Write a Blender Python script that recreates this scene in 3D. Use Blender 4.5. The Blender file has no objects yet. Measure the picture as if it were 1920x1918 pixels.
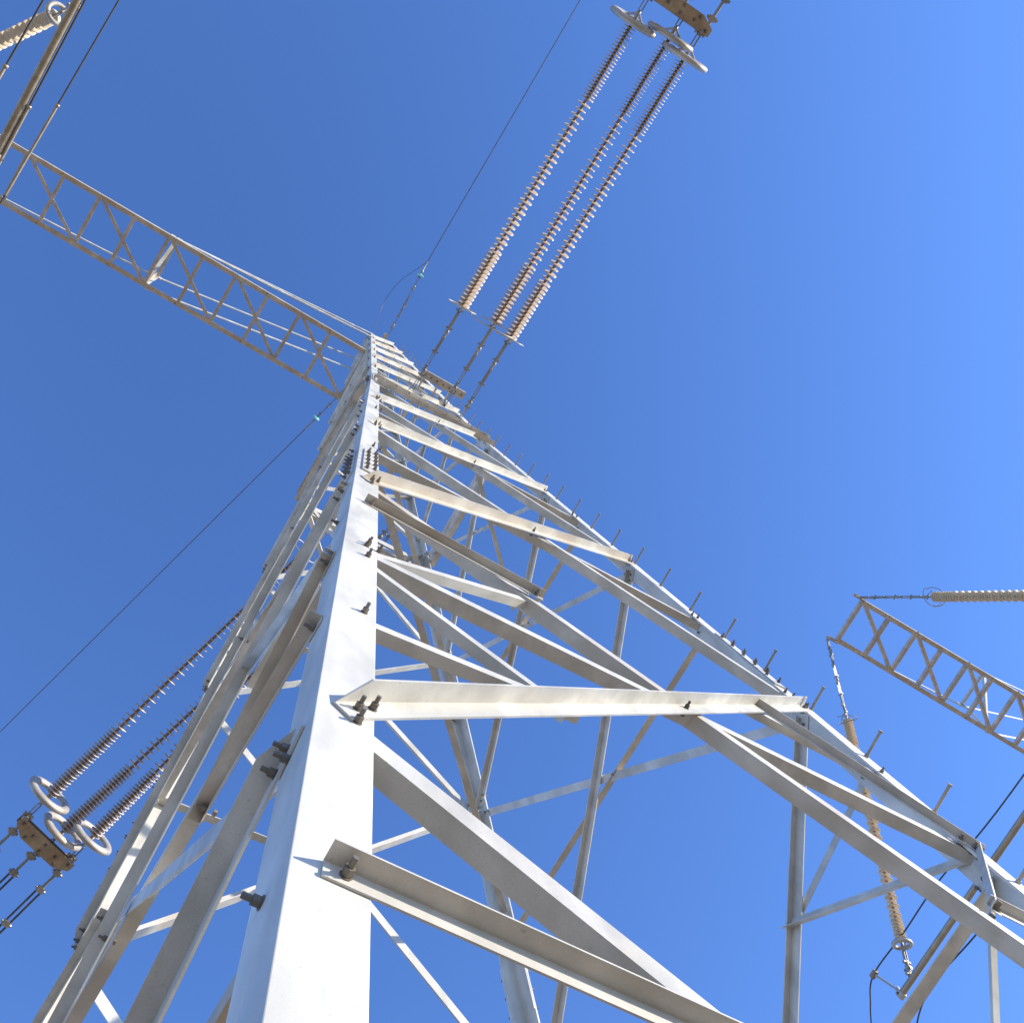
import bpy, math, random
from mathutils import Vector, Matrix
random.seed(7)
S = bpy.context.scene
COL = S.collection
K = 1.6                       # metres per unit of the surveyed tower grid
ZG = -9.9594                  # ground level in that grid
def U(x, y, z): return Vector((K*x, K*y, K*(z-ZG)))

# ------------------------------------------------------------------ camera
cd = bpy.data.cameras.new('camera'); cam = bpy.data.objects.new('camera', cd); COL.objects.link(cam)
RX = Vector((0.83717805, -0.51396928, -0.18699862)); RY = Vector((0.47632907, 0.85319421, -0.21253298)); RZ = Vector((0.26878156, 0.08885507, 0.95909397))
m = Matrix((( RX.x, -RY.x, -RZ.x), (RX.y, -RY.y, -RZ.y), (RX.z, -RY.z, -RZ.z))).to_4x4()
m.translation = U(-1.9928472, -2.43210645, -8.95936794)
cam.matrix_world = m
cd.sensor_width = 36.0; cd.sensor_fit = 'HORIZONTAL'
cd.lens = 36.0*1750.57/1920.0
cd.shift_x = -(999.226-960.0)/1920.0
cd.shift_y = -(959.0-775.863)/1920.0
cd.clip_start = 0.05; cd.clip_end = 5000.0
S.camera = cam

# ------------------------------------------------------------------ light
SUN_EL, SUN_AZ = math.radians(17.5), math.radians(51.0)      # azimuth measured from -Y towards +X
sv = Vector((math.cos(SUN_EL)*math.sin(SUN_AZ), -math.cos(SUN_EL)*math.cos(SUN_AZ), math.sin(SUN_EL)))
w = bpy.data.worlds.new('World'); S.world = w; w.use_nodes = True
nt = w.node_tree; nt.nodes.clear()
out = nt.nodes.new('ShaderNodeOutputWorld'); bg = nt.nodes.new('ShaderNodeBackground'); sky = nt.nodes.new('ShaderNodeTexSky')
sky.sky_type = 'NISHITA'; sky.sun_disc = False
sky.sun_elevation = SUN_EL
sky.sun_rotation = math.atan2(sv.x, sv.y)
sky.air_density = 1.0; sky.dust_density = 0.15; sky.ozone_density = 1.6; sky.altitude = 900
bg.inputs['Strength'].default_value = 0.15
tint = nt.nodes.new('ShaderNodeMix'); tint.data_type = 'RGBA'; tint.blend_type = 'MULTIPLY'; tint.inputs[0].default_value = 1.0
tint.inputs[7].default_value = (0.70, 0.985, 1.54, 1.0)        # clear dry desert air: deeper blue
nt.links.new(sky.outputs[0], tint.inputs[6]); nt.links.new(tint.outputs[2], bg.inputs[0]); nt.links.new(bg.outputs[0], out.inputs[0])
sl = bpy.data.lights.new('sun', 'SUN'); so = bpy.data.objects.new('sun', sl); COL.objects.link(so)
sl.energy = 5.0; sl.angle = math.radians(0.53); sl.color = (1.0, 0.915, 0.76)
so.rotation_euler = sv.to_track_quat('Z', 'Y').to_euler(); so.location = (0, 0, 60)
vs = S.view_settings; vs.view_transform = 'Standard'; vs.look = 'None'; vs.gamma = 1.0; vs.use_curve_mapping = False
vs.exposure = 0.7
S.cycles.max_bounces = 8; S.cycles.diffuse_bounces = 4

# ------------------------------------------------------------------ materials
def mat(name):
    mm = bpy.data.materials.new(name); mm.use_nodes = True
    n = mm.node_tree.nodes; return mm, mm.node_tree, n['Principled BSDF']
def noise(t, scale, detail=4, vec=None, stretch=None):
    tc = t.nodes.new('ShaderNodeTexCoord'); mp = t.nodes.new('ShaderNodeMapping'); nz = t.nodes.new('ShaderNodeTexNoise')
    nz.inputs['Scale'].default_value = scale; nz.inputs['Detail'].default_value = detail
    if stretch: mp.inputs['Scale'].default_value = stretch
    t.links.new(tc.outputs['Object'], mp.inputs[0]); t.links.new(mp.outputs[0], nz.inputs['Vector'])
    return nz
def ramp(t, src, stops):
    r = t.nodes.new('ShaderNodeValToRGB'); e = r.color_ramp.elements
    e[0].position, e[0].color = stops[0][0], (*stops[0][1], 1); e[1].position, e[1].color = stops[-1][0], (*stops[-1][1], 1)
    for p, c in stops[1:-1]:
        x = e.new(p); x.color = (*c, 1)
    t.links.new(src, r.inputs[0]); return r
def mix(t, fac, a, b, mode='MIX'):
    mx = t.nodes.new('ShaderNodeMix'); mx.data_type = 'RGBA'; mx.blend_type = mode
    if isinstance(fac, float): mx.inputs[0].default_value = fac
    else: t.links.new(fac, mx.inputs[0])
    t.links.new(a, mx.inputs[6]); t.links.new(b, mx.inputs[7]); return mx.outputs[2]

def steel(name, lo, hi, rough=0.5, metal=0.12, rust=0.5, flake=None):
    mm, t, b = mat(name)
    oi = t.nodes.new('ShaderNodeObjectInfo'); tc = t.nodes.new('ShaderNodeTexCoord')
    def mrange(src, a, b_, c, d):
        r = t.nodes.new('ShaderNodeMapRange'); t.links.new(src, r.inputs['Value'])
        for k, v in zip(('From Min', 'From Max', 'To Min', 'To Max'), (a, b_, c, d)): r.inputs[k].default_value = v
        return r.outputs[0]
    def math_(op, a, b_):
        n = t.nodes.new('ShaderNodeMath'); n.operation = op
        for k, v in enumerate((a, b_)):
            if isinstance(v, (int, float)): n.inputs[k].default_value = v
            else: t.links.new(v, n.inputs[k])
        return n.outputs[0]
    base = ramp(t, noise(t, 2.2, 8).outputs[0], [(0.3, lo), (0.7, hi)])
    # zinc spangle: flakes of slightly different grey, strong on some bars and nearly gone on others
    sp = t.nodes.new('ShaderNodeTexVoronoi'); sp.inputs['Scale'].default_value = 55.0
    dis = t.nodes.new('ShaderNodeVectorMath'); dis.operation = 'ADD'
    t.links.new(tc.outputs['Object'], dis.inputs[0]); nz = noise(t, 30, 3); t.links.new(nz.outputs['Color'], dis.inputs[1]); t.links.new(dis.outputs[0], sp.inputs['Vector'])
    spr = ramp(t, sp.outputs['Color'], [(0.0, (0.70, 0.73, 0.77)), (1.0, (1.10, 1.10, 1.10))])
    c = mix(t, flake if flake is not None else mrange(oi.outputs['Random'], 0.0, 1.0, 0.75, 0.15), base.outputs[0], spr.outputs[0], 'MULTIPLY')
    # dull grey oxide patches and streaks that run down the bar
    st = ramp(t, noise(t, 3.5, 8, stretch=(1.6, 1.6, 0.35)).outputs[0], [(0.42, (0.74, 0.74, 0.73)), (0.62, (1.0, 1.0, 1.0))])
    c = mix(t, 0.75, c, st.outputs[0], 'MULTIPLY')
    rnd2 = math_('FRACT', math_('MULTIPLY', oi.outputs['Random'], 7.31), 0.0)
    tone = mrange(rnd2, 0.0, 1.0, 0.88, 1.06)
    cmb = t.nodes.new('ShaderNodeCombineColor')
    for k in range(3): t.links.new(tone, cmb.inputs[k])
    c = mix(t, 1.0, c, cmb.outputs[0], 'MULTIPLY')
    # brown weather staining with its own shape, stronger on some bars than on others
    s2 = ramp(t, noise(t, 1.3, 9, stretch=(1, 1, 0.5)).outputs[0], [(0.40, (0, 0, 0)), (0.66, (1, 1, 1))])
    rnd3 = math_('FRACT', math_('MULTIPLY', oi.outputs['Random'], 13.7), 0.0)
    amt = math_('MULTIPLY', s2.outputs[0], mrange(rnd3, 0.35, 1.0, 0.0, rust))
    rc = t.nodes.new('ShaderNodeRGB'); rc.outputs[0].default_value = (0.40, 0.29, 0.18, 1)
    c = mix(t, amt, c, rc.outputs[0])
    # small specks of rust
    vk = ramp(t, noise(t, 55, 2).outputs[0], [(0.70, (0, 0, 0)), (0.76, (1, 1, 1))])
    rc2 = t.nodes.new('ShaderNodeRGB'); rc2.outputs[0].default_value = (0.22, 0.13, 0.07, 1)
    c = mix(t, math_('MULTIPLY', vk.outputs[0], 0.35), c, rc2.outputs[0])
    t.links.new(c, b.inputs['Base Color'])
    b.inputs['Metallic'].default_value = metal
    rr = ramp(t, noise(t, 9.0, 4).outputs[0], [(0.3, (rough-0.1,)*3), (0.7, (rough+0.12,)*3)])
    t.links.new(rr.outputs[0], b.inputs['Roughness'])
    bp = t.nodes.new('ShaderNodeBump'); bp.inputs['Strength'].default_value = 0.06; bp.inputs['Distance'].default_value = 0.002
    t.links.new(noise(t, 40, 5).outputs[0], bp.inputs['Height']); t.links.new(bp.outputs[0], b.inputs['Normal'])
    return mm
STEEL = steel('galvanised_steel', (0.58, 0.555, 0.495), (0.74, 0.71, 0.645), rust=0.7)
TAN = steel('tan_stained_steel', (0.48, 0.37, 0.25), (0.62, 0.52, 0.39), rust=0.9)
FLAKE = steel('spangled_steel', (0.54, 0.56, 0.57), (0.66, 0.68, 0.69), 0.36, 0.35, 0.1, 1.0)
ARM = steel('weathered_arm_steel', (0.55, 0.48, 0.39), (0.68, 0.61, 0.51), rust=0.6)
BOLT = steel('dark_bolt_steel', (0.14, 0.12, 0.10), (0.25, 0.22, 0.19), 0.5, 0.35, 0.6)
FIT = steel('fitting_steel', (0.26, 0.24, 0.21), (0.42, 0.39, 0.35), 0.45, 0.3, 0.7)
YOKE = steel('rusty_yoke_steel', (0.30, 0.20, 0.12), (0.44, 0.34, 0.23), 0.6, 0.1, 0.8)
ALU = steel('dull_aluminium', (0.42, 0.38, 0.33), (0.55, 0.50, 0.45), 0.45, 0.2, 0.3)
PIPE = steel('jumper_tube_aluminium', (0.36, 0.29, 0.20), (0.47, 0.39, 0.28), 0.45, 0.3, 0.4)
def plain(name, col, rough, col2=None, metal=0.0, scale=5.0):
    mm, t, b = mat(name)
    r = ramp(t, noise(t, scale, 5).outputs[0], [(0.3, col), (0.7, col2 or tuple(min(1, c*1.25) for c in col))])
    t.links.new(r.outputs[0], b.inputs['Base Color']); b.inputs['Roughness'].default_value = rough; b.inputs['Metallic'].default_value = metal
    return mm
SHED = plain('tan_silicone', (0.47, 0.37, 0.26), 0.3, (0.57, 0.46, 0.34))
SHED_LIT = plain('tan_silicone_lit', (0.58, 0.46, 0.32), 0.35, (0.68, 0.56, 0.41))  # lighter copy of the tan sheds: sunlight on the hanging strings put into the colour
CORE = plain('brown_core', (0.20, 0.12, 0.07), 0.5, (0.27, 0.17, 0.10))
CABLE = plain('dark_conductor', (0.05, 0.047, 0.045), 0.5, (0.09, 0.085, 0.08), 0.3)
WIRE = plain('stranded_wire', (0.06, 0.06, 0.065), 0.5, (0.11, 0.11, 0.115), 0.2)
GLASS = plain('teal_glass', (0.22, 0.62, 0.52), 0.12, (0.30, 0.74, 0.64))
CONC = plain('concrete', (0.36, 0.34, 0.31), 0.9, (0.48, 0.46, 0.42))
def ground_mat():
    mm, t, b = mat('sandy_soil')
    a = ramp(t, noise(t, 0.15, 8).outputs[0], [(0.3, (0.34, 0.265, 0.175)), (0.7, (0.43, 0.34, 0.23))])
    d = ramp(t, noise(t, 6.0, 8).outputs[0], [(0.35, (0.8, 0.8, 0.8)), (0.7, (1.1, 1.1, 1.1))])
    t.links.new(mix(t, 0.8, a.outputs[0], d.outputs[0], 'MULTIPLY'), b.inputs['Base Color'])
    b.inputs['Roughness'].default_value = 0.95
    bp = t.nodes.new('ShaderNodeBump'); bp.inputs['Strength'].default_value = 0.4; bp.inputs['Distance'].default_value = 0.05
    t.links.new(noise(t, 3.0, 9).outputs[0], bp.inputs['Height']); t.links.new(bp.outputs[0], b.inputs['Normal'])
    return mm
SOIL = ground_mat()

# ------------------------------------------------------------------ mesh builder
class MB:
    def __init__(s): s.v, s.f, s.mi, s.sm = [], [], [], []
    def add(s, vs, fs, mi=0, smooth=False):
        o = len(s.v); s.v += [Vector(v) for v in vs]
        for f in fs: s.f.append([i+o for i in f]); s.mi.append(mi); s.sm.append(smooth)
    def prism(s, prof, p0, p1, a, b, mi=0, cope0=None, cope1=None):
        """sweep a 2D profile (in directions a, b) from p0 to p1; cope: fraction shift of a point along the bar per profile point"""
        d = (p1-p0).normalized(); n = len(prof); vs = []
        for k, p in enumerate((p0, p1)):
            for i, (x, y) in enumerate(prof):
                q = p + a*x + b*y
                c = (cope0 if k == 0 else cope1)
                if c: q = q + d*c[i]*(1 if k == 0 else -1)
                vs.append(q)
        fs = [[i, (i+1) % n, n+(i+1) % n, n+i] for i in range(n)]
        if n == 6: fs += [[3, 2, 1, 0], [5, 4, 3, 0], [n, n+1, n+2, n+3], [n, n+3, n+4, n+5]]
        else: fs += [list(range(n))[::-1], list(range(n, 2*n))]
        s.add(vs, fs, mi)
    def angle(s, p0, p1, a, b, wd, t, mi=0, cope0=0.0, cope1=0.0, wb=None):
        d = (p1-p0).normalized()
        a = (a - d*a.dot(d)).normalized(); b = (b - d*b.dot(d)); b = (b - a*b.dot(a)).normalized()
        wb = wb or wd
        prof = [(0, 0), (wd, 0), (wd, t), (t, t), (t, wb), (0, wb)]
        c0 = [0, 0, 0, 0, cope0, cope0]; c1 = [0, 0, 0, 0, cope1, cope1]
        s.prism(prof, p0, p1, a, b, mi, c0 if cope0 else None, c1 if cope1 else None)
    def plate(s, c, ax, ay, az, hx, hy, hz, mi=0):
        vs = [c + ax*hx*i + ay*hy*j + az*hz*k for k in (-1, 1) for j in (-1, 1) for i in (-1, 1)]
        s.add(vs, [[0, 2, 3, 1], [4, 5, 7, 6], [0, 1, 5, 4], [2, 6, 7, 3], [0, 4, 6, 2], [1, 3, 7, 5]], mi)
    def tube(s, pts, r, n=10, mi=0, cap=True):
        rs = r if isinstance(r, (list, tuple)) else [r]*len(pts)
        ref = None; vs = []
        for i, p in enumerate(pts):
            d = (pts[min(i+1, len(pts)-1)] - pts[max(i-1, 0)]).normalized()
            if ref is None: ref = d.orthogonal().normalized()
            ref = (ref - d*ref.dot(d)).normalized(); o = d.cross(ref)
            for k in range(n):
                an = 2*math.pi*k/n; vs.append(p + ref*math.cos(an)*rs[i] + o*math.sin(an)*rs[i])
        fs = [[i*n+k, i*n+(k+1) % n, (i+1)*n+(k+1) % n, (i+1)*n+k] for i in range(len(pts)-1) for k in range(n)]
        s.add(vs, fs, mi, n > 6)
        if cap:
            s.add(vs[:n], [list(range(n))[::-1]], mi); s.add(vs[-n:], [list(range(n))], mi)
    def ring(s, c, ax, R, r, n=40, m_=10, mi=0, a0=0.0, a1=2*math.pi, ref=None, sy=1.0):
        ax = ax.normalized(); u = (ref - ax*ref.dot(ax)).normalized() if ref else ax.orthogonal().normalized(); v = ax.cross(u)
        full = abs(a1-a0-2*math.pi) < 1e-6
        N = n if full else n+1
        pts = [c + u*R*math.cos(a0+(a1-a0)*i/n) + v*R*sy*math.sin(a0+(a1-a0)*i/n) for i in range(N)]
        if not full: s.tube(pts, r, m_, mi); return
        vs = []
        for i, p in enumerate(pts):
            rad = (p-c).normalized()
            for k in range(m_):
                an = 2*math.pi*k/m_; vs.append(p + rad*math.cos(an)*r + ax*math.sin(an)*r)
        s.add(vs, [[i*m_+k, ((i+1) % N)*m_+k, ((i+1) % N)*m_+(k+1) % m_, i*m_+(k+1) % m_] for i in range(N) for k in range(m_)], mi, True)
    def lathe(s, p0, d, prof, n=20, mi=0, core=None):
        d = d.normalized(); u = d.orthogonal().normalized(); v = d.cross(u); vs = []
        for (x, r) in prof:
            for k in range(n):
                an = 2*math.pi*k/n; vs.append(p0 + d*x + (u*math.cos(an)+v*math.sin(an))*max(r, 1e-4))
        for cc in ((False, True) if core else (False,)):
            s.add(vs, [[i*n+k, i*n+(k+1) % n, (i+1)*n+(k+1) % n, (i+1)*n+k] for i in range(len(prof)-1) for k in range(n)
                       if not core or (max(prof[i][1], prof[i+1][1]) < core) == cc], 1 if cc else mi, True)
    def bolt(s, p, n, r=0.017, h=0.055, mi=1, back=0.0):
        r *= 0.88; h *= 0.82
        """hexagon nut with the threaded end standing out along n (and a head on the other side)"""
        n = n.normalized(); u = n.orthogonal().normalized(); v = n.cross(u); ph = random.random()
        def hexa(c, rr, hh, k=6):
            vs = [c + (u*math.cos(ph+2*math.pi*i/k)+v*math.sin(ph+2*math.pi*i/k))*rr + n*z for z in (0, hh) for i in range(k)]
            s.add(vs, [[i, (i+1) % k, k+(i+1) % k, k+i] for i in range(k)] + [list(range(k))[::-1], list(range(k, 2*k))], mi)
        hexa(p, r*1.2, 0.003, 10); hexa(p+n*0.004, r, h*0.42); hexa(p+n*(0.004+h*0.42), r*0.56, h*0.55, 8)
        if back: hexa(p-n*(back+0.016), r, 0.015)
    def build(s, name, mats, parent=None, origin=None, bevel=0.0):
        o = origin if origin is not None else Vector((0, 0, 0))
        me = bpy.data.meshes.new(name); me.from_pydata([tuple(v-o) for v in s.v], [], s.f)
        for mm in (mats if isinstance(mats, (list, tuple)) else [mats]): me.materials.append(mm)
        me.polygons.foreach_set('material_index', s.mi); me.polygons.foreach_set('use_smooth', s.sm); me.update()
        ob = bpy.data.objects.new(name, me); COL.objects.link(ob)
        if parent is not None: ob.parent = parent
        if bevel:
            bv = ob.modifiers.new('edge', 'BEVEL'); bv.width = bevel; bv.segments = 2; bv.limit_method = 'ANGLE'; bv.angle_limit = math.radians(40)
        return ob
def tag(o, label=None, cat=None, group=None, kind=None):
    if label: o['label'] = label
    if cat: o['category'] = cat
    if group: o['group'] = group
    if kind: o['kind'] = kind
    return o
def thing(name, loc, label, cat, group=None):
    o = bpy.data.objects.new(name, None); COL.objects.link(o); o.location = loc; o.empty_display_size = 0.3
    return tag(o, label, cat, group)
def lerp(a, b, t): return a + (b-a)*t

# ------------------------------------------------------------------ ground
g = MB(); R = 2500.0; N = 24
g.add([(math.cos(2*math.pi*i/N)*R, math.sin(2*math.pi*i/N)*R, 0) for i in range(N)], [list(range(N))])
tag(g.build('ground', SOIL), kind='structure')

# ------------------------------------------------------------------ lattice pylon
KT, ZB, ZT, WT = 0.0825877, 2.4, 11.8, 0.30
WB = 1-KT*ZB
def wz(z): return 1-KT*z if z <= ZB else WB+(WT-WB)*(z-ZB)/(ZT-ZB)
def kz(z): return KT if z <= ZB else (WB-WT)/(ZT-ZB)
def rot(f, x, y):
    for _ in range(f % 4): x, y = -y, x
    return x, y
class Tower:
    def __init__(s, ox, oy): s.ox, s.oy = ox, oy
    def fp(s, f, sx, z, nrm=0.0):
        x, y = rot(f, sx, -wz(z)); p = U(x+s.ox, y+s.oy, z)
        return p + s.fn(f, z)*nrm
    def fn(s, f, z):
        x, y = rot(f, 0, -1); return Vector((x, y, kz(z))).normalized()
    def corner(s, f, z):            # f=0: corner between faces 3 and 0
        x, y = rot(f, -wz(z), -wz(z)); return U(x+s.ox, y+s.oy, z)
TL = 0.018        # leg thickness
LV = [-9.8, -7.24, -4.68, -2.34, -0.25, 2.05]        # panel points of the tapered body
UP = [2.4, 3.95, 5.5, 7.05, 8.6, 10.2, 11.7]         # panel points of the slim top

def face_bar(T, root, name, f, a, b, side, wd, t=0.009, bolts=(2, 2), over=0.0, cope=(0, 0), mats=None, mid=False, depth=0.0, boltsize=0.016, wb=None, heelup=False, low=False, proud=0.0):
    """an angle bar on face f from a=(s,z) to b=(s,z). side +1: outside of the leg, flange standing out at its upper edge;
    side -1: inside of the leg, flange turned in at its lower edge"""
    zm = (a[1]+b[1])/2; n = T.fn(f, zm)
    off = 0.001 if side > 0 else -(TL+0.001+depth)
    p0 = T.fp(f, a[0], a[1]); p1 = T.fp(f, b[0], b[1])
    d = (p1-p0).normalized(); up = n.cross(d)
    if up.z < 0: up = -up
    mb = MB()
    q0, q1 = p0 - d*over + n*off, p1 + d*over + n*off
    if side > 0 and low:            # on packing plates outside the leg, lower flange turned in
        so = n*low; mb.angle(q0-up*wd/2+so, q1-up*wd/2+so, up, -n, wd, t, 0, cope[0], cope[1], wb)
    elif side > 0: mb.angle(q0+up*wd/2, q1+up*wd/2, -up, n, wd, t, 0, cope[0], cope[1], wb)
    elif heelup: mb.angle(q0+up*wd/2, q1+up*wd/2, -up, -n, wd, t, 0, cope[0], cope[1], 0.065)
    else: mb.angle(q0-up*wd/2, q1-up*wd/2, up, -n, wd, t, 0, cope[0], cope[1], wb)
    bo = n*(t+0.001 if side > 0 else 0.0)
    for k, (p, dd) in enumerate(((p0, d), (p1, -d))):
        for i in range(bolts[k]):
            mb.bolt(p + dd*(0.01+0.075*i) + bo + n*(proud if k else 0.0), n, boltsize, 0.055, 1, TL+2*t if side > 0 else TL+t)
    if mid:
        mb.bolt((p0+p1)/2 + n*(t+0.001), n, boltsize, 0.055, 1, TL+2*t)
    return mb.build(name, mats or [STEEL, BOLT], root)

def build_tower(T, root, detail=True):
    # legs -----------------------------------------------------------
    for c in range(4):
        fx, fy = rot(c, 1, 0), rot(c, 0, 1)
        a, b = Vector((*fx, 0)), Vector((*fy, 0))
        mb = MB()
        for z0, z1, wl in ((ZG+0.12, -4.17, 0.198), (-4.17, ZB, 0.183), (ZB, ZT, 0.15)):
            mb.angle(T.corner(c, z0), T.corner(c, z1), a, b, wl, TL)
        zs = [z for z in (-5.94, -5.89, -6.55)]
        leg = mb.build('leg', [STEEL, BOLT], root, bevel=0.003)
        # splice plates with their bolt groups
        for (za, zb, rows, wl) in ((-4.52, -3.82, 5, 0.2), (2.05, 2.75, 5, 0.15)):
            for f in (c, (c+3) % 4):
                sgn = -1 if f == c else 1
                sp = MB(); zc = (za+zb)/2; n = T.fn(f, zc)
                p0 = T.fp(f, sgn*(wz(za)), za); p1 = T.fp(f, sgn*(wz(zb)), zb); d = (p1-p0).normalized()
                e = n.cross(d)
                if e.dot((T.fp(f, 0, zc)-p0)) < 0: e = -e
                cc = (p0+p1)/2 + e*(wl*0.58)
                ln = (p1-p0).length*0.5
                sp.plate(cc+n*0.007, e, d, n, wl*0.34, ln, 0.0065)
                for i in range(rows):
                    for j in (-1, 1):
                        sp.bolt(cc + e*j*wl*0.17 + d*ln*(-0.84+1.68*(i+0.25*(j+1))/(rows-0.5)) + n*0.0135, n, 0.017, 0.06, 1)
                sp.build('splice_plate', [STEEL, BOLT], leg)
        if c == 1 and detail:       # climbing bolts up the right-hand leg
            z = -9.0; 
            while z < 10.8:
                p = T.fp(0, wz(z)-0.035, z); n = T.fn(0, z); st = MB(); L = 0.225
                st.tube([p, p+n*L], 0.0115, 8, 0); st.tube([p, p+n*0.022], 0.019, 6, 0); st.tube([p+n*L, p+n*(L+0.012)], 0.021, 6, 0)
                st.tube([p-n*(TL+0.018), p-n*TL], 0.016, 6, 0)
                st.build('step_bolt', FIT, leg)
                z += 0.47
    # footings
    for c in range(4):
        p = T.corner(c, ZG+0.1); ft = MB()
        i = (Vector((0, 0, 0))+U(T.ox, T.oy, ZG)-p); i.z = 0; i.normalize()
        q = p + i*0.12; q.z = 0
        ft.lathe(q, Vector((0, 0, 1)), [(-0.3, 0.55), (0.26, 0.55), (0.3, 0.52), (0.3, 0.0)], 24)
        ft.build('footing', CONC, root)
    # bracing ----------------------------------------------------------
    e = 0.075
    for f in range(4):
        for i in range(len(LV)-1):
            z0, z1 = LV[i], LV[i+1]; w0, w1 = wz(z0), wz(z1)
            wd = 0.094 if i < 4 else 0.085; lo = i < 4
            face_bar(T, root, 'diagonal_brace', f, (-w0+e, z0-(0.045 if lo else 0)), (w1-e, z1-(0.11 if lo else 0.06)), +1, wd, cope=(0.13, 0.12 if f == 3 else 0.03), over=0.06, mid=True, wb=0.075 if f == 3 else 0.088)
            face_bar(T, root, 'diagonal_brace', f, (-w1+e, z1-0.08), (w0-e, z0-(0.15 if i == 1 else -0.02)), -1, 0.088 if i == 0 else 0.098, bolts=(1, 1) if i < 2 else (2, 2), over=0.06, heelup=f in (1, 3), wb=0.08 if i == 0 else None)
            # bar through the crossing
            zc = (z0*w1+z1*w0)/(w0+w1); wc = wz(zc)
            if 0 < i < 4:
                zh = zc - ((0.175 if f == 1 else 0.09) if i == 1 else 0.12 if i == 2 else 0.0); wh = wz(zh)
                face_bar(T, root, 'horizontal_brace', f, (-wh+e, zh), (wh-e, zh), 1 if f == 1 else -1, 0.085, bolts=(2, 2), over=0.05, depth=0.0095, wb=(0.135 if i == 1 else 0.075) if f == 1 else None, low=0.11 if i == 1 else 0.06)
        if detail:
            # secondary bars of the big lower panel
            z0, z1 = LV[1], LV[2]; w0, w1 = wz(z0), wz(z1); zc = (z0*w1+z1*w0)/(w0+w1)
            def d2(t): return (lerp(-w0+e, w1-e, t), lerp(z0+0.02, z1-0.06, t))
            def d1(t): return (lerp(-w1+e, w0-e, t), lerp(z1-0.08, z0+0.02, t))
            rb = dict(wd=0.06, t=0.006, bolts=(1, 1), over=0.045)
            face_bar(T, root, 'secondary_brace', f, (-wz(-5.28)+0.085, -5.27), d1(0.26), +1, **rb)
            face_bar(T, root, 'secondary_brace', f, (-wz(-5.95)+0.085, -5.93), d1(0.26), -1, depth=0.02, **rb)
            face_bar(T, root, 'secondary_brace', f, (-wz(-6.1)+0.085, -6.08), d2(0.25), -1, depth=0.006, proud=0.0105, **rb)
            face_bar(T, root, 'secondary_brace', f, (-wz(-6.7)+0.085, -6.66), d2(0.27), -1, depth=0.013, proud=0.0105, **rb)
            face_bar(T, root, 'secondary_brace', f, d2(0.75), (wz(-6.0)-0.085, -6.0), +1, mats=[FLAKE, BOLT] if f == 3 else None, **rb)
            face_bar(T, root, 'secondary_brace', f, d2(0.75), (wz(-5.4)-0.085, -5.42), -1, depth=0.006, **rb)
            face_bar(T, root, 'secondary_brace', f, (wz(-6.03)-0.085, -6.03), d1(0.77), +1, mats=[TAN, BOLT] if f == 3 else None, **rb)
            face_bar(T, root, 'secondary_brace', f, d1(0.77), (wz(-6.7)-0.085, -6.68), +1, **rb)
            # foot panel
            z0, z1 = LV[0], LV[1]; w0, w1 = wz(z0), wz(z1)
            face_bar(T, root, 'secondary_brace', f, (-wz(-7.82)+0.075, -7.825), d1(0.235), +1, **dict(rb, wd=0.062, wb=0.058))
            face_bar(T, root, 'secondary_brace', f, (wz(-7.85)-0.075, -7.82), d2(0.78), -1, depth=0.02, mats=[TAN, BOLT] if f == 3 else None, **dict(rb, wd=0.07))
        # slim top
        for i in range(len(UP)-1):
            z0, z1 = UP[i], UP[i+1]; w0, w1 = wz(z0), wz(z1)
            face_bar(T, root, 'diagonal_brace', f, (-w0+0.05, z0+0.05), (w1-0.05, z1-0.05), +1, 0.09, 0.008, bolts=(1, 1), over=0.04, mid=True)
            face_bar(T, root, 'diagonal_brace', f, (-w1+0.05, z1-0.05), (w0-0.05, z0+0.05), -1, 0.08, 0.008, bolts=(1, 1), over=0.03, heelup=f in (1, 3))
        for z in (7.0, 11.72):
            face_bar(T, root, 'horizontal_brace', f, (-wz(z)+0.05, z), (wz(z)-0.05, z), -1, 0.10, bolts=(2, 2), over=0.03, depth=0.02)
        # heavy string beam at the waist
        mb = MB(); zb = 1.72; n = T.fn(f, zb); p0, p1 = T.fp(f, -wz(zb)+0.06, zb), T.fp(f, wz(zb)-0.08, zb); upv = Vector((0, 0, 1))
        mb.angle(p0+n*0.014, p1+n*0.014, upv, n, 0.20, 0.010, wb=0.10)
        mb.angle(p0+n*0.014+upv*0.52, p1+n*0.014+upv*0.52, -upv, n, 0.20, 0.010, wb=0.08)
        for k in range(9):
            if k in (3, 4): continue
            q = lerp(p0, p1, 0.06+0.11*k)
            mb.bolt(q+n*0.026+upv*0.12, n, 0.019, 0.07); mb.bolt(q+n*0.026+upv*0.44, n, 0.019, 0.07)
        mb.build('waist_beam', [STEEL, BOLT], root)
    # plan bars across the body
    for z in ((LV[2]*wz(LV[3])+LV[3]*wz(LV[2]))/(wz(LV[2])+wz(LV[3])), -0.98):
        mb = MB(); a0, a1 = T.corner(0, z), T.corner(2, z); d = (a1-a0).normalized()
        mb.angle(a0+d*0.12, a1-d*0.12, d.cross(Vector((0, 0, 1))), Vector((0, 0, 1)), 0.075, 0.008)
        mb.build('plan_brace', STEEL, root)
    for z in (-5.95, -0.98):
        zc = z
        pts = [T.fp(f, 0, zc, -0.06) for f in range(4)]
        for k in ((0, 1), (2, 3)) if z > -5 else ():
            mb = MB(); d = (pts[k[1]]-pts[k[0]]).normalized()
            mb.angle(pts[k[0]], pts[k[1]], d.cross(Vector((0, 0, 1))), Vector((0, 0, 1)), 0.06, 0.006)
            mb.build('plan_brace', STEEL, root)

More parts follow.
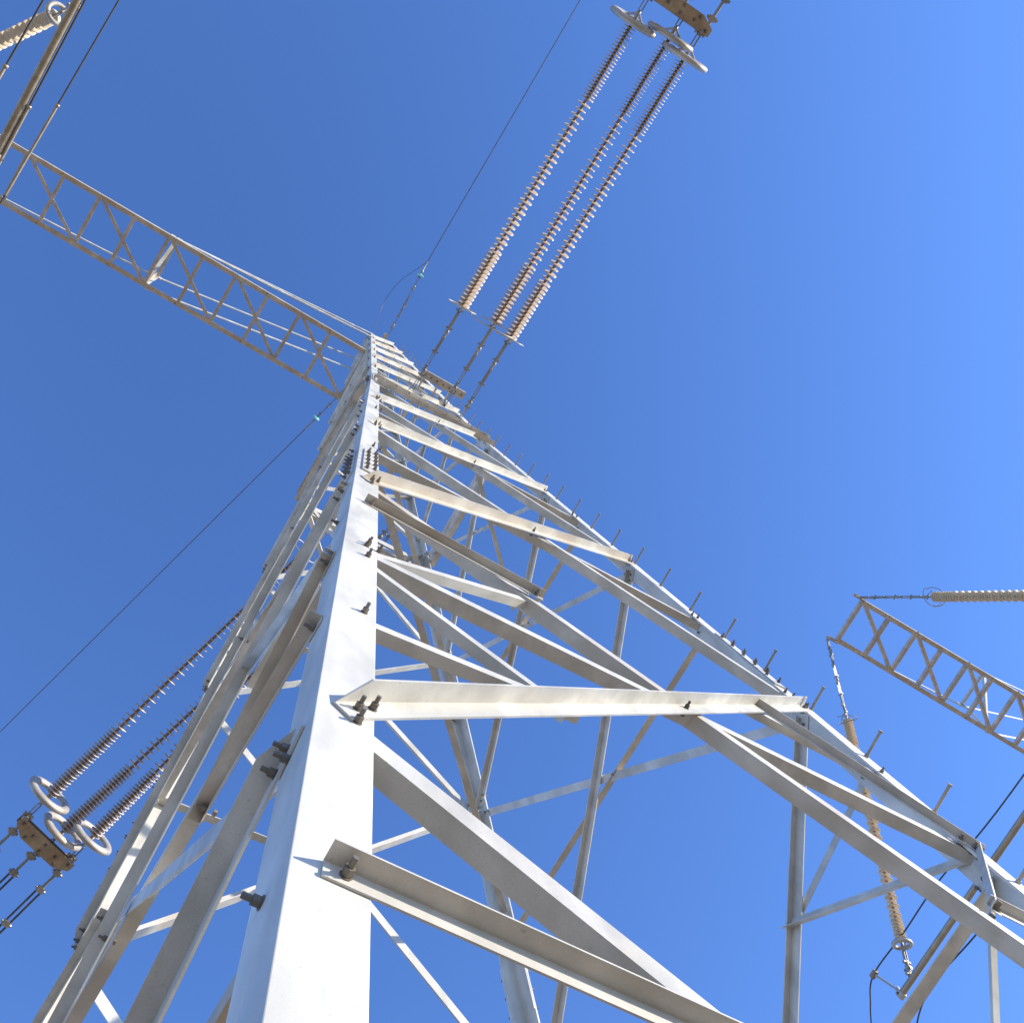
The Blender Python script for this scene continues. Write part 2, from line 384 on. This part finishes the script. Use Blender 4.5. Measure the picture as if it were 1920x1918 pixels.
def crossarm(root, xs, yu, yl, z, frame, hf, ties, wd=0.125, tipdir=0, rw=0.088):
    """lattice arm lying flat: two chords with ladder rungs and lacing, a hanger frame at node `frame` and tie bars above"""
    Zv = Vector((0, 0, 1)); Yv = Vector((0, 1, 0))
    P = lambda x, y, zz=z: U(x, y, zz)
    ends = (xs[0], xs[-1])
    mb = MB()
    mb.angle(P(ends[0], yu(ends[0])), P(ends[1], yu(ends[1])), Yv, Zv, wd, 0.008)
    mb.angle(P(ends[0], yl(ends[0])), P(ends[1], yl(ends[1])), -Yv, Zv, wd, 0.008)
    for yy in (yu, yl):
        for x in xs[1::2]: mb.bolt(P(x, yy(x))-Zv*0.001+Yv*(0.04 if yy is yu else -0.04), -Zv, 0.015, 0.04)
    arm = mb.build('crossarm', [ARM, BOLT], root)
    def bar(name, p, q, w_, up=Zv, side=None, t=0.007, m_=None, wb=None):
        b = MB(); d = (q-p).normalized(); sd = side or d.cross(up)
        b.angle(p, q, sd, up, w_, t, wb=wb); b.build(name, m_ or ARM, arm)
    e = 0.03
    for i, x in enumerate(xs):
        bar('rung', P(x, yu(x)+e)+Zv*0.010, P(x, yl(x)-e)+Zv*0.010, rw)
    for i in range(0, len(xs)-2, 2):
        ia, ib = (i, i+2) if tipdir < 0 else (i+2, i)
        bar('lacing_bar', P(xs[ia], yu(xs[ia])+e)+Zv*0.022, P(xs[ib], yl(xs[ib])-e)+Zv*0.022, rw*0.93)
    xf = xs[frame]
    tu, tl = P(xf, yu(xf)+0.1, z+hf), P(xf, yl(xf)-0.1, z+hf)
    bu, bl = P(xf, yu(xf)), P(xf, yl(xf))
    bar('hanger_post', bu, tu, 0.10, Yv, m_=STEEL); bar('hanger_post', bl, tl, 0.10, -Yv, m_=STEEL)
    bar('hanger_post', tu, tl, 0.09, m_=STEEL); bar('hanger_post', bl+Zv*0.1, tu-Zv*0.05, 0.09, Vector((1, 0, 0)), m_=STEEL)
    hp = MB()
    for q in (tu, tl): hp.plate(q, Vector((1, 0, 0)), Yv, Zv, 0.16, 0.012, 0.12); hp.bolt(q+Yv*0.012, Yv); hp.bolt(q-Yv*0.012, -Yv)
    hp.build('gusset', [STEEL, BOLT], arm)
    tipx = xs[0] if tipdir < 0 else xs[-1]
    for q, yy in ((tu, yu), (tl, yl)):
        tp = P(tipx, yy(tipx), z)+Zv*0.1
        bar('tie_bar', tp, q, 0.10, Yv, -Zv, 0.010, STEEL, 0.05)
    for q, r in ties(tu, tl, bu, bl): bar('tie_bar', q, r, 0.11, Yv, -Zv, 0.010, STEEL, 0.055)
    for yy in (yu, yl):
        tp = P(tipx, yy(tipx)); sx = -1 if tipdir < 0 else 1
        b = MB(); b.plate(tp+Vector((sx*0.15, 0, 0.03)), Vector((1, 0, 0)), Yv, Zv, 0.22, 0.05, 0.012)
        b.plate(tp+Vector((sx*0.15, 0, -0.03)), Vector((1, 0, 0)), Yv, Zv, 0.2, 0.012, 0.06, 0)
        for k in (-0.05, 0.08, 0.2): b.bolt(tp+Vector((sx*k, 0.03, 0.018)), -Zv, 0.02, 0.07); b.bolt(tp+Vector((sx*k, 0.03, 0.045)), Zv, 0.02, 0.06)
        b.build('tip_bracket', [ARM, BOLT], arm)
    return arm

main = thing('lattice_pylon', (0, 0, 0), 'tall white galvanised lattice pylon with climbing bolts up its right leg', 'pylon')
T0 = Tower(0, 0)
build_tower(T0, main)
# own crossarm to the left
xl = [-0.72-0.582*i for i in range(14)]
yu_l = lambda x: -0.50+0.022*(x+1.0); yl_l = lambda x: 0.49+0.033*(x+0.63)
def ties_l(tu, tl, bu, bl):
    return [(tu, T0.corner(0, 11.65)), (tl, T0.corner(3, 11.55)), (bl+Vector((0.1, 0, 0.08)), T0.corner(3, 10.3)), (bu+Vector((0.1, 0, 0.08)), T0.corner(0, 10.6))]
arm0 = crossarm(main, [xl[0]+0.1]+xl[1:], yu_l, yl_l, 7.0, 6, 0.95, ties_l, tipdir=1)
# stand-off bracket carrying the strings on the front
mb = MB(); Xv, Yv, Zv = Vector((1, 0, 0)), Vector((0, 1, 0)), Vector((0, 0, 1))
a, b = U(0.02, -0.975, 4.4), U(0.72, -0.975, 4.4)
mb.angle(a, b, Yv, Zv, 0.19, 0.012, wb=0.10)
for k in (0.08, 0.42, 0.70): mb.plate(U(lerp(0.02, 0.72, k), -0.80, 4.46), Xv, Yv, Zv, 0.012, 0.20, 0.08)
for k in range(7): mb.bolt(lerp(a, b, 0.06+0.145*k)+Vector((0, 0.1, 0)), -Zv, 0.02, 0.08)
mb.build('string_bracket', [ARM, BOLT], main)
# earth-wire peak plates
mb = MB()
for sy in (-1, 1): mb.plate(U(0.0, sy*(WT+0.05), 11.72), Xv, Yv, Zv, 0.08, 0.16, 0.012)
mb.build('peak_plate', STEEL, main)

# neighbouring pylon, its mast just outside the picture
OX2 = 21.2; OY2 = -0.35
nb = thing('lattice_pylon', U(OX2, OY2, ZG), 'second lattice pylon whose ladder-like arm tip points left at the right edge', 'pylon')
nbo = U(OX2, OY2, ZG)
T2 = Tower(OX2, OY2)
# build in world space under a root at its own base: shift the meshes afterwards
before = set(bpy.data.objects)
tmp = bpy.data.objects.new('tmp', None)
build_tower(T2, nb, detail=False)
xr = [10.38+0.752*i for i in range(14)]
yu_r = lambda x: -0.99+0.016*(x-10.4); yl_r = lambda x: 0.02+0.034*(x-10.4)
def ties_r(tu, tl, bu, bl):
    return [(tu, T2.corner(0, 11.5)), (tl, T2.corner(3, 11.5)), (bl+Vector((-0.1, 0, 0.08)), T2.corner(3, 10.3))]
crossarm(nb, xr, yu_r, yl_r, 7.0, 6, 1.05, ties_r, tipdir=-1, wd=0.15, rw=0.12)
for o in list(bpy.data.objects):
    if o not in before and o.type == 'MESH': o.data.transform(Matrix.Translation(-nbo))
bpy.data.objects.remove(tmp)

# ------------------------------------------------------------------ insulator strings
def shed_profile(x0, x1, zones, rb=0.03):
    """zones: list of (upto fraction, pitch, [radii cycle])"""
    L = x1-x0; prof = [(x0, rb)]; x = x0+0.03; zi = 0; c = 0
    while x < x1-0.05:
        while zi < len(zones)-1 and (x-x0)/L > zones[zi][0]: zi += 1; c = 0
        _, pitch, rad = zones[zi]; r = rad[c % len(rad)]; c += 1
        prof += [(x, rb), (x+0.004, rb+0.006), (x+0.012, r*0.8), (x+0.014, r), (x+0.020, r), (x+0.024, r*0.8), (x+0.032, rb+0.010), (x+0.036, rb)]
        x += pitch
    prof.append((x1, rb)); return prof
def chain(mb, x0, x1, gap=0.42, r=0.022):
    """links, clevises and pins strung along +Z from x0 to x1"""
    Z = Vector((0, 0, 1)); x = x0; k = 0
    while x < x1-0.02:
        L = min(gap*(0.55 if k % 3 == 1 else 1.0), x1-x); u = Vector((1, 0, 0)) if k % 2 else Vector((0, 1, 0)); v = Z.cross(u)
        if k % 3 == 1:
            mb.tube([Z*x, Z*(x+L)], [r*1.3, r*1.1], 8)
            mb.lathe(Z*(x+L*0.3), Z, [(0, r), (0.02, r*2.2), (0.09, r*2.2), (0.11, r)], 10)
        else:
            for s_ in (-1, 1): mb.plate(Z*(x+L/2)+u*s_*r*1.1, u, v, Z, 0.006, r*1.3, L/2)
        q = Z*(x+L)
        mb.tube([q-u*r*3.2, q+u*r*3.2], r*0.8, 8); mb.tube([q-u*r*3.4, q-u*r*2.3], r*1.35, 6); mb.tube([q+u*r*2.3, q+u*r*3.4], r*1.35, 6)
        mb.tube([q-Z*r*1.6, q+Z*r*1.6], r*1.5, 8)
        x += L; k += 1
def orient(o, p0, p1, refdir=None):
    z = (p1-p0).normalized(); r = refdir or Vector((0, 0, 1)); x = (r - z*r.dot(z)).normalized(); y = z.cross(x)
    o.rotation_euler = Matrix((( x.x, y.x, z.x), (x.y, y.y, z.y), (x.z, y.z, z.z))).to_euler()

def make_string(lengths, zones, ring0, ring1, name='insulator_string', shed=None):
    """a string along +Z: hardware chain, shed rod, end fitting.  lengths = chain end, rod end, total"""
    a_, b_, c_ = lengths; Z = Vector((0, 0, 1))
    root = bpy.data.objects.new(name, None); COL.objects.link(root)
    mb = MB(); chain(mb, 0.0, a_-0.12); mb.lathe(Z*(a_-0.18), Z, [(0, 0.0), (0.0, 0.035), (0.17, 0.035), (0.2, 0.028)], 12)
    mb.build('hardware_chain', FIT, root)
    mb = MB(); mb.lathe(Z*0, Z, shed_profile(a_, b_, zones), 22, 0, 0.045); rod = mb.build('shed_rod', [shed or SHED, CORE], root)
    mb = MB(); mb.lathe(Z*(b_-0.03), Z, [(0, 0.028), (0.04, 0.036), (0.22, 0.036), (0.24, 0.0)], 12); chain(mb, b_+0.2, c_, 0.26, 0.03)
    mb.build('end_fitting', FIT, root)
    if ring0:
        R0, r0, x0 = ring0; mb = MB(); mb.ring(Z*0, Z, R0, r0, 36, 8)
        for s_ in (0, math.pi): mb.tube([-Z*0.10, Vector((math.cos(s_), math.sin(s_), 0))*R0], r0*0.8, 6)
        mb.build('arcing_ring', ALU, root).location = Z*x0
    if ring1:
        R1, r1, x1 = ring1; mb = MB(); mb.ring(Z*0, Z, R1, r1, 40, 12)
        for s_ in (0.4, math.pi+0.4): mb.tube([Z*0.14, Vector((math.cos(s_), math.sin(s_), 0))*R1], 0.016, 8)
        mb.build('corona_ring', ALU, root).location = Z*x1
    return root
def copy_thing(o):
    c = o.copy(); COL.objects.link(c)
    for ch in o.children:
        d = ch.copy(); COL.objects.link(d); d.parent = c
    return c
LT = 9.36      # m, tension string
zones_t = [(0.20, 0.098, [0.150]), (0.74, 0.122, [0.150, 0.122]), (1.0, 0.066, [0.142, 0.132])]
proto = make_string((2.32, 8.87, LT), zones_t, (0.30, 0.013, 2.3), (0.25, 0.05, 8.85))
tension = [
    ((-0.06, -0.67, 3.94), (-0.30, -5.89, 2.0), 'long brown ribbed string rising to the top edge, leftmost of the upper three'),
    ((0.39, -0.71, 3.66), (0.16, -6.00, 2.0), 'long brown ribbed string rising to the top edge, middle of the upper three'),
    ((0.68, -0.70, 3.68), (0.43, -5.91, 2.0), 'long brown ribbed string rising to the top edge, rightmost of the upper three'),
    (None, None, 'brown ribbed string behind the legs at lower left, uppermost of three'),
    (None, None, 'brown ribbed string behind the legs at lower left, middle of three'),
    (None, None, 'brown ribbed string behind the legs at lower left, lowest of three')]
# rear strings run out behind the body, swung to the left
rear = [((-0.63, 2.65, 2.9), (-1.66, 5.45, 1.9)), ((-0.54, 3.94, 2.6), (-1.31, 5.85, 1.93)), ((-0.54, 4.6, 2.4), (-0.97, 5.80, 1.95))]
ends = []
for i, (p, q, lab) in enumerate(tension):
    if p is None: p, q = rear[i-3]
    P0, P1 = U(*p), U(*q); d = (P1-P0).normalized(); P0 = P1 - d*8.85
    o = proto if i == 0 else copy_thing(proto)
    o.location = P0; orient(o, P0, P1); tag(o, lab, 'insulator', 'tension insulator strings')
    if i < 3:       # the front rings are the larger kind
        rg = [c_ for c_ in o.children if c_.name.startswith('corona_ring')][0]
        rg.scale = (1.65, 1.65, 1.25)
        ar = [c_ for c_ in o.children if c_.name.startswith('arcing_ring')][0]
        ar.rotation_euler = (0, math.radians(20), 0); ar.scale = (1.1, 1.1, 1.0)
        if i == 1:
            mb = MB(); mb.ring(Vector((0, 0, 2.22)), Vector((0.25, 0, 1)), 0.52, 0.014, 28, 8, 0, math.radians(70), math.radians(235), Vector((1, 0, 0)))
            mb.build('arcing_bar', ALU, o)
    ends.append((P0 + d*LT, d))

# hanging strings that hold the jumper tubes
def zones_h(f): return [(0.12, 0.085, [0.15]), (0.9, 0.11, [0.16, 0.13]), (1.0, 0.085, [0.15])]
def hang(p, q, a_, lab, ringr=0.30):
    P0, P1 = U(*p), U(*q); L = (P1-P0).length
    o = make_string((a_, L-0.72, L), zones_h(0), None, (0.21, 0.05, L-0.68), shed=SHED_LIT)
    mb = MB()
    Z = Vector((0, 0, 1))
    for s_ in (0, 1):
        mb.ring(Z*(a_-0.05+0.10*s_), Vector((0.3, 0.2+s_*0.5, 1)), ringr, 0.012, 24, 6, 0, s_*2.2, s_*2.2+4.2)
    mb.tube([Z*(a_-0.3), Z*(a_-0.1)+Vector((ringr*0.7, 0, 0))], 0.01, 6)
    mb.build('arcing_horn', FIT, o)
    o.location = P0; orient(o, P0, P1); tag(o, lab, 'insulator', 'hanging insulator strings'); return o
hang((10.14, 0.05, 6.95), (10.21, 2.95, 1.38), 3.05, 'pale ribbed string hanging from the lower arm tip at right behind the lattice')
hang((10.28, -1.0, 6.98), (10.3, -3.75, 1.38), 3.0, 'cream ribbed string running off the right edge above the arm tip')
hang((-8.25, -0.68, 6.95), (-6.0, -2.82, 4.2), 1.2, 'cream ribbed string at the upper left corner ending at the tube')

# ------------------------------------------------------------------ yoke plates and conductors
def yoke(pts, d, lab):
    c = sum((p for p in pts), Vector())/len(pts)
    a = (pts[-1]-pts[0]); w_ = a.length; a.normalize(); d = (d - a*d.dot(a)).normalized(); n = a.cross(d)
    o = thing('yoke_plate', c, lab, 'yoke plate')
    for s_ in (-1, 1):
        mb = MB(); prof = [(-w_/2-0.1, -0.07), (-w_/2-0.1, 0.08), (-w_/2+0.18, 0.21), (w_/2-0.18, 0.21), (w_/2+0.1, 0.08), (w_/2+0.1, -0.07)]
        q = c + n*s_*0.07
        vs = [q + a*x + d*(y) + n*z for z in (-0.009, 0.009) for x, y in prof]; k = len(prof)
        mb.add(vs, [list(range(k))[::-1], list(range(k, 2*k))] + [[i, (i+1) % k, k+(i+1) % k, k+i] for i in range(k)])
        for x, y in ((-w_/2, 0), (0, 0.02), (w_/2, 0), (-w_/2+0.22, 0.15), (0.0, 0.16), (w_/2-0.22, 0.15), (-w_/4, 0.05), (w_/4, 0.05)):
            mb.bolt(q + a*x + d*y + n*s_*0.009, n*s_, 0.032, 0.06, 1)
        mb.build('side_plate', [YOKE, BOLT], o, origin=c)
    mb = MB()
    for x in (-w_*0.36, -w_*0.12, w_*0.12, w_*0.36): mb.plate(c + a*x + d*0.08, a, d, n, 0.05, 0.07, 0.058)
    mb.build('spacer_block', YOKE, o, origin=c)
    return c, a, d, w_
def cable(pts, r, name, m_, lab, cat, grp=None, extra=None, n=8):
    o = pts[0]; mb = MB(); mb.tube(pts, r, n)
    ob = mb.build(name, m_, None, origin=o); ob.location = o; tag(ob, lab, cat, grp); return ob
def sag(p, q, s_, n=24):
    return [lerp(p, q, i/n) - Vector((0, 0, 4*s_*(i/n)*(1-i/n))) for i in range(n+1)]
def deadend(p0, d, lab, twin=0.09, L=60.0, drop=0.10):
    """compression dead-end pair: link hardware then two parallel strands"""
    o = thing('dead_end_conductor', p0, lab, 'conductor', 'dead end conductor pairs')
    side = d.cross(Vector((0, 0, 1))).normalized(); dn = (d + Vector((0, 0, -drop))).normalized()
    mb = MB()
    mb.tube([p0, p0+dn*0.5], 0.03, 8)
    mb.build('link', FIT, o, origin=p0)
    for x in (0.12, 0.5, 1.25, 2.1):
        mb = MB(); mb.plate(p0+dn*x, side, dn, side.cross(dn), twin*0.75, 0.05, 0.035); mb.tube([p0+dn*x-side*0.11, p0+dn*x+side*0.11], 0.03, 6)
        mb.build('spacer_clamp', FIT, o, origin=p0)
    for s_ in (-1, 1):
        mb = MB(); q = p0+side*s_*twin*0.55
        mb.tube([q+dn*0.45, q+dn*1.6], 0.022, 8, 0); mb.tube([q+dn*1.6] + [q+dn*(1.6+L*(i/8))+Vector((0, 0, -0.02*(i*i))) for i in range(1, 9)], 0.015, 8, 0)
        mb.build('strand', CABLE, o, origin=p0)
labs = ['twin cable pair leaving the rear yoke at lower left, uppermost', 'twin cable pair leaving the rear yoke at lower left, middle', 'twin cable pair leaving the rear yoke at lower left, lowest',
        'twin cable pair leaving the top yoke plate, leftmost', 'twin cable pair leaving the top yoke plate, middle', 'twin cable pair leaving the top yoke plate, rightmost']
for k, (es, lab) in enumerate(((ends[3:6], 'rusty yoke plate joining the three rear strings at lower left'), (ends[0:3], 'brown yoke plate joining the three upper strings at the top edge'))):
    c, a, d, w_ = yoke([e_[0] for e_ in es], es[1][1], lab)
    for j, x in enumerate((-0.5, 0.0, 0.5)):
        deadend(c + a*x*w_ + d*(0.21 if j == 1 else 0.12), es[1][1].copy(), labs[3*k+j])

# earth wires with their glass disc
def earth(p, q, far, lab, lab2, sg):
    P0, P1, F = U(*p), U(*q), U(*far); o = thing('earth_wire_insulator', P0, lab, 'insulator', 'earth wire insulators')
    L = (P1-P0).length; d = (P1-P0).normalized()
    mb = MB(); chain(mb, 0, L*0.80, 0.30, 0.018); mb.lathe(Vector((0, 0, L*0.84)), Vector((0, 0, 1)), [(0, 0.02), (0.03, 0.045), (0.1, 0.045), (0.12, 0.02), (L*0.16, 0.03)], 10); mb.build('hardware_chain', FIT, o)
    mb = MB(); mb.lathe(Vector((0, 0, L*0.80)), Vector((0, 0, 1)), [(0, 0.04), (0.015, 0.10), (0.04, 0.135), (0.055, 0.137), (0.06, 0.12), (0.05, 0.08), (0.08, 0.07), (0.075, 0.04), (0.1, 0.03)], 24); mb.build('glass_disc', GLASS, o)
    orient(o, P0, P1)
    cable([P1] + [lerp(P1, F, t)-Vector((0, 0, sg*4*t*(1-t))) for t in [i/20 for i in range(1, 21)]], 0.015, 'earth_wire', WIRE, lab2, 'wire', 'earth wires')
    return P1
e1 = earth((0.02, -0.46, 11.5), (-0.02, -2.27, 11.73), (0.0, -60, 11.0), 'small teal glass disc insulator above the pylon top', 'thin dark earth wire rising from the pylon top to the top edge', 0.2)
e2 = earth((-0.02, 0.4, 11.6), (-0.51, 2.26, 11.6), (-2.97*6.2+0.51*5.2, 11.47*6.2-2.26*5.2, 11.4), 'small teal glass disc insulator left of the pylon below the arm', 'thin dark earth wire falling to the left edge', 0.2)
lp = [U(-0.28, -0.34, 11.7), U(-0.22, -0.45, 13.0), U(-0.2, -0.62, 13.9), U(-0.2, -1.0, 14.2), U(-0.18, -1.5, 13.6), U(-0.1, -1.95, 12.4), U(-0.02, -2.27, 11.73)]
def smooth(pts, n=8):
    o = []
    for i in range(len(pts)-1):
        a_, b_, c_, d_ = pts[max(i-1, 0)], pts[i], pts[i+1], pts[min(i+2, len(pts)-1)]
        for k in range(n):
            t = k/n; o.append(0.5*((2*b_)+(c_-a_)*t+(2*a_-5*b_+4*c_-d_)*t*t+(3*b_-a_-3*c_+d_)*t**3))
    return o+[pts[-1]]
cable(smooth(lp), 0.010, 'bonding_lead', WIRE, 'thin looped bonding lead beside the glass disc at the pylon top', 'cable')

# ------------------------------------------------------------------ jumper tubes with their flexible leads
def tube_set(x, z, y0, y1, r, lab):
    P0, P1 = U(x, y0, z), U(x, y1, z); o = thing('jumper_tube', P0, lab, 'jumper tube', 'rigid jumper tubes')
    mb = MB(); mb.tube([P0, P1], r, 16); L = (P1-P0).length; d = (P1-P0).normalized()
    mb.build('tube', PIPE, o, origin=P0)
    for k in range(3):
        q = P0 + d*(0.05 if k == 0 else L-0.05 if k == 2 else L*0.5)
        cl = MB(); cl.tube([q-d*0.07, q+d*0.07], r*1.35, 14); cl.plate(q+Vector((0, 0, r*1.5)), d, d.cross(Vector((0, 0, 1))), Vector((0, 0, 1)), 0.05, 0.02, 0.08)
        cl.bolt(q+Vector((r*1.35, 0, 0)), Vector((1, 0, 0)), 0.025, 0.08); cl.bolt(q-Vector((r*1.35, 0, 0)), Vector((-1, 0, 0)), 0.025, 0.08)
        cl.build('clamp', [ALU, BOLT], o, origin=P0)
    return P0, P1
pr0, pr1 = tube_set(10.2, 1.3, 3.27, -4.2, 0.075, 'brownish jumper tube crossing the lower right corner behind the lattice')
# outrigger and leads at the right
ou = thing('spacer_outrigger', pr0, 'light bar with a dark clamp at the end of the right jumper tube', 'spacer')
qa = U(10.2, 3.42, 1.86)
mb = MB(); mb.tube([pr0+Vector((0, -0.1, 0)), qa], 0.028, 10); mb.lathe(pr0+Vector((0, -0.1, -0.06)), Vector((0, 0, 1)), [(0, 0), (0, 0.07), (0.12, 0.07), (0.12, 0)], 12); mb.build('bar', ALU, ou, origin=pr0)
mb = MB(); mb.plate(qa, Vector((0, 1, 0)), Vector((1, 0, 0)), Vector((0, 0, 1)), 0.1, 0.05, 0.05); mb.build('clamp', YOKE, ou, origin=pr0)
cable(smooth([U(10.2, -5.0, 1.62), U(10.2, -0.1, 1.68), U(10.2, 1.62, 1.84), U(10.2, 2.6, 1.84), qa, U(10.2, 3.75, 1.62), U(10.2, 4.1, 1.2), U(10.2, 5.0, 0.2)]), 0.019, 'jumper_lead', CABLE, 'black jumper lead bending down at the light outrigger clamp, lower right', 'cable', 'black jumper leads')
cable(smooth([U(10.2, -5.0, 0.75), U(10.2, 0.67, 0.80), U(10.2, 1.75, 0.88), U(10.2, 2.97, 0.97), U(10.2, 3.8, 0.5), U(10.2, 5.0, -0.4)]), 0.019, 'jumper_lead', CABLE, 'black jumper lead running below the right jumper tube', 'cable', 'black jumper leads')
pl0, pl1 = tube_set(-6.0, 4.12, 3.0, -4.4, 0.085, 'brown jumper tube crossing in front of the arm at the upper left')
for xx, yy0, yy1, zz0, zz1, lab in ((-6.0, 0.4, -4.2, 5.1, 5.7, 'dark jumper lead beside the upper left tube, nearest to open sky'), (-5.925, 0.6, -4.2, 4.12, 4.12, 'dark jumper lead hugging the right side of the upper left tube'), (-6.0, 0.0, -4.2, 2.88, 3.30, 'dark jumper lead at the far upper left corner crossing the cream string')):
    f_ = lambda t: U(xx, lerp(yy0, yy1, t), lerp(zz0, zz1, t))
    o = thing('jumper_lead', f_(0), lab, 'cable', 'leads beside the left jumper tube')
    mb = MB(); mb.tube([f_(i/12) for i in range(13)], 0.02, 8); mb.build('lead', CABLE, o, origin=f_(0))
    mb = MB(); mb.tube([f_(0.12), f_(0.42)], 0.032, 10); mb.lathe(f_(0.42), f_(1)-f_(0), [(0, 0.032), (0.0, 0.05), (0.06, 0.05), (0.06, 0.02)], 10); mb.build('sleeve', PIPE, o, origin=f_(0))
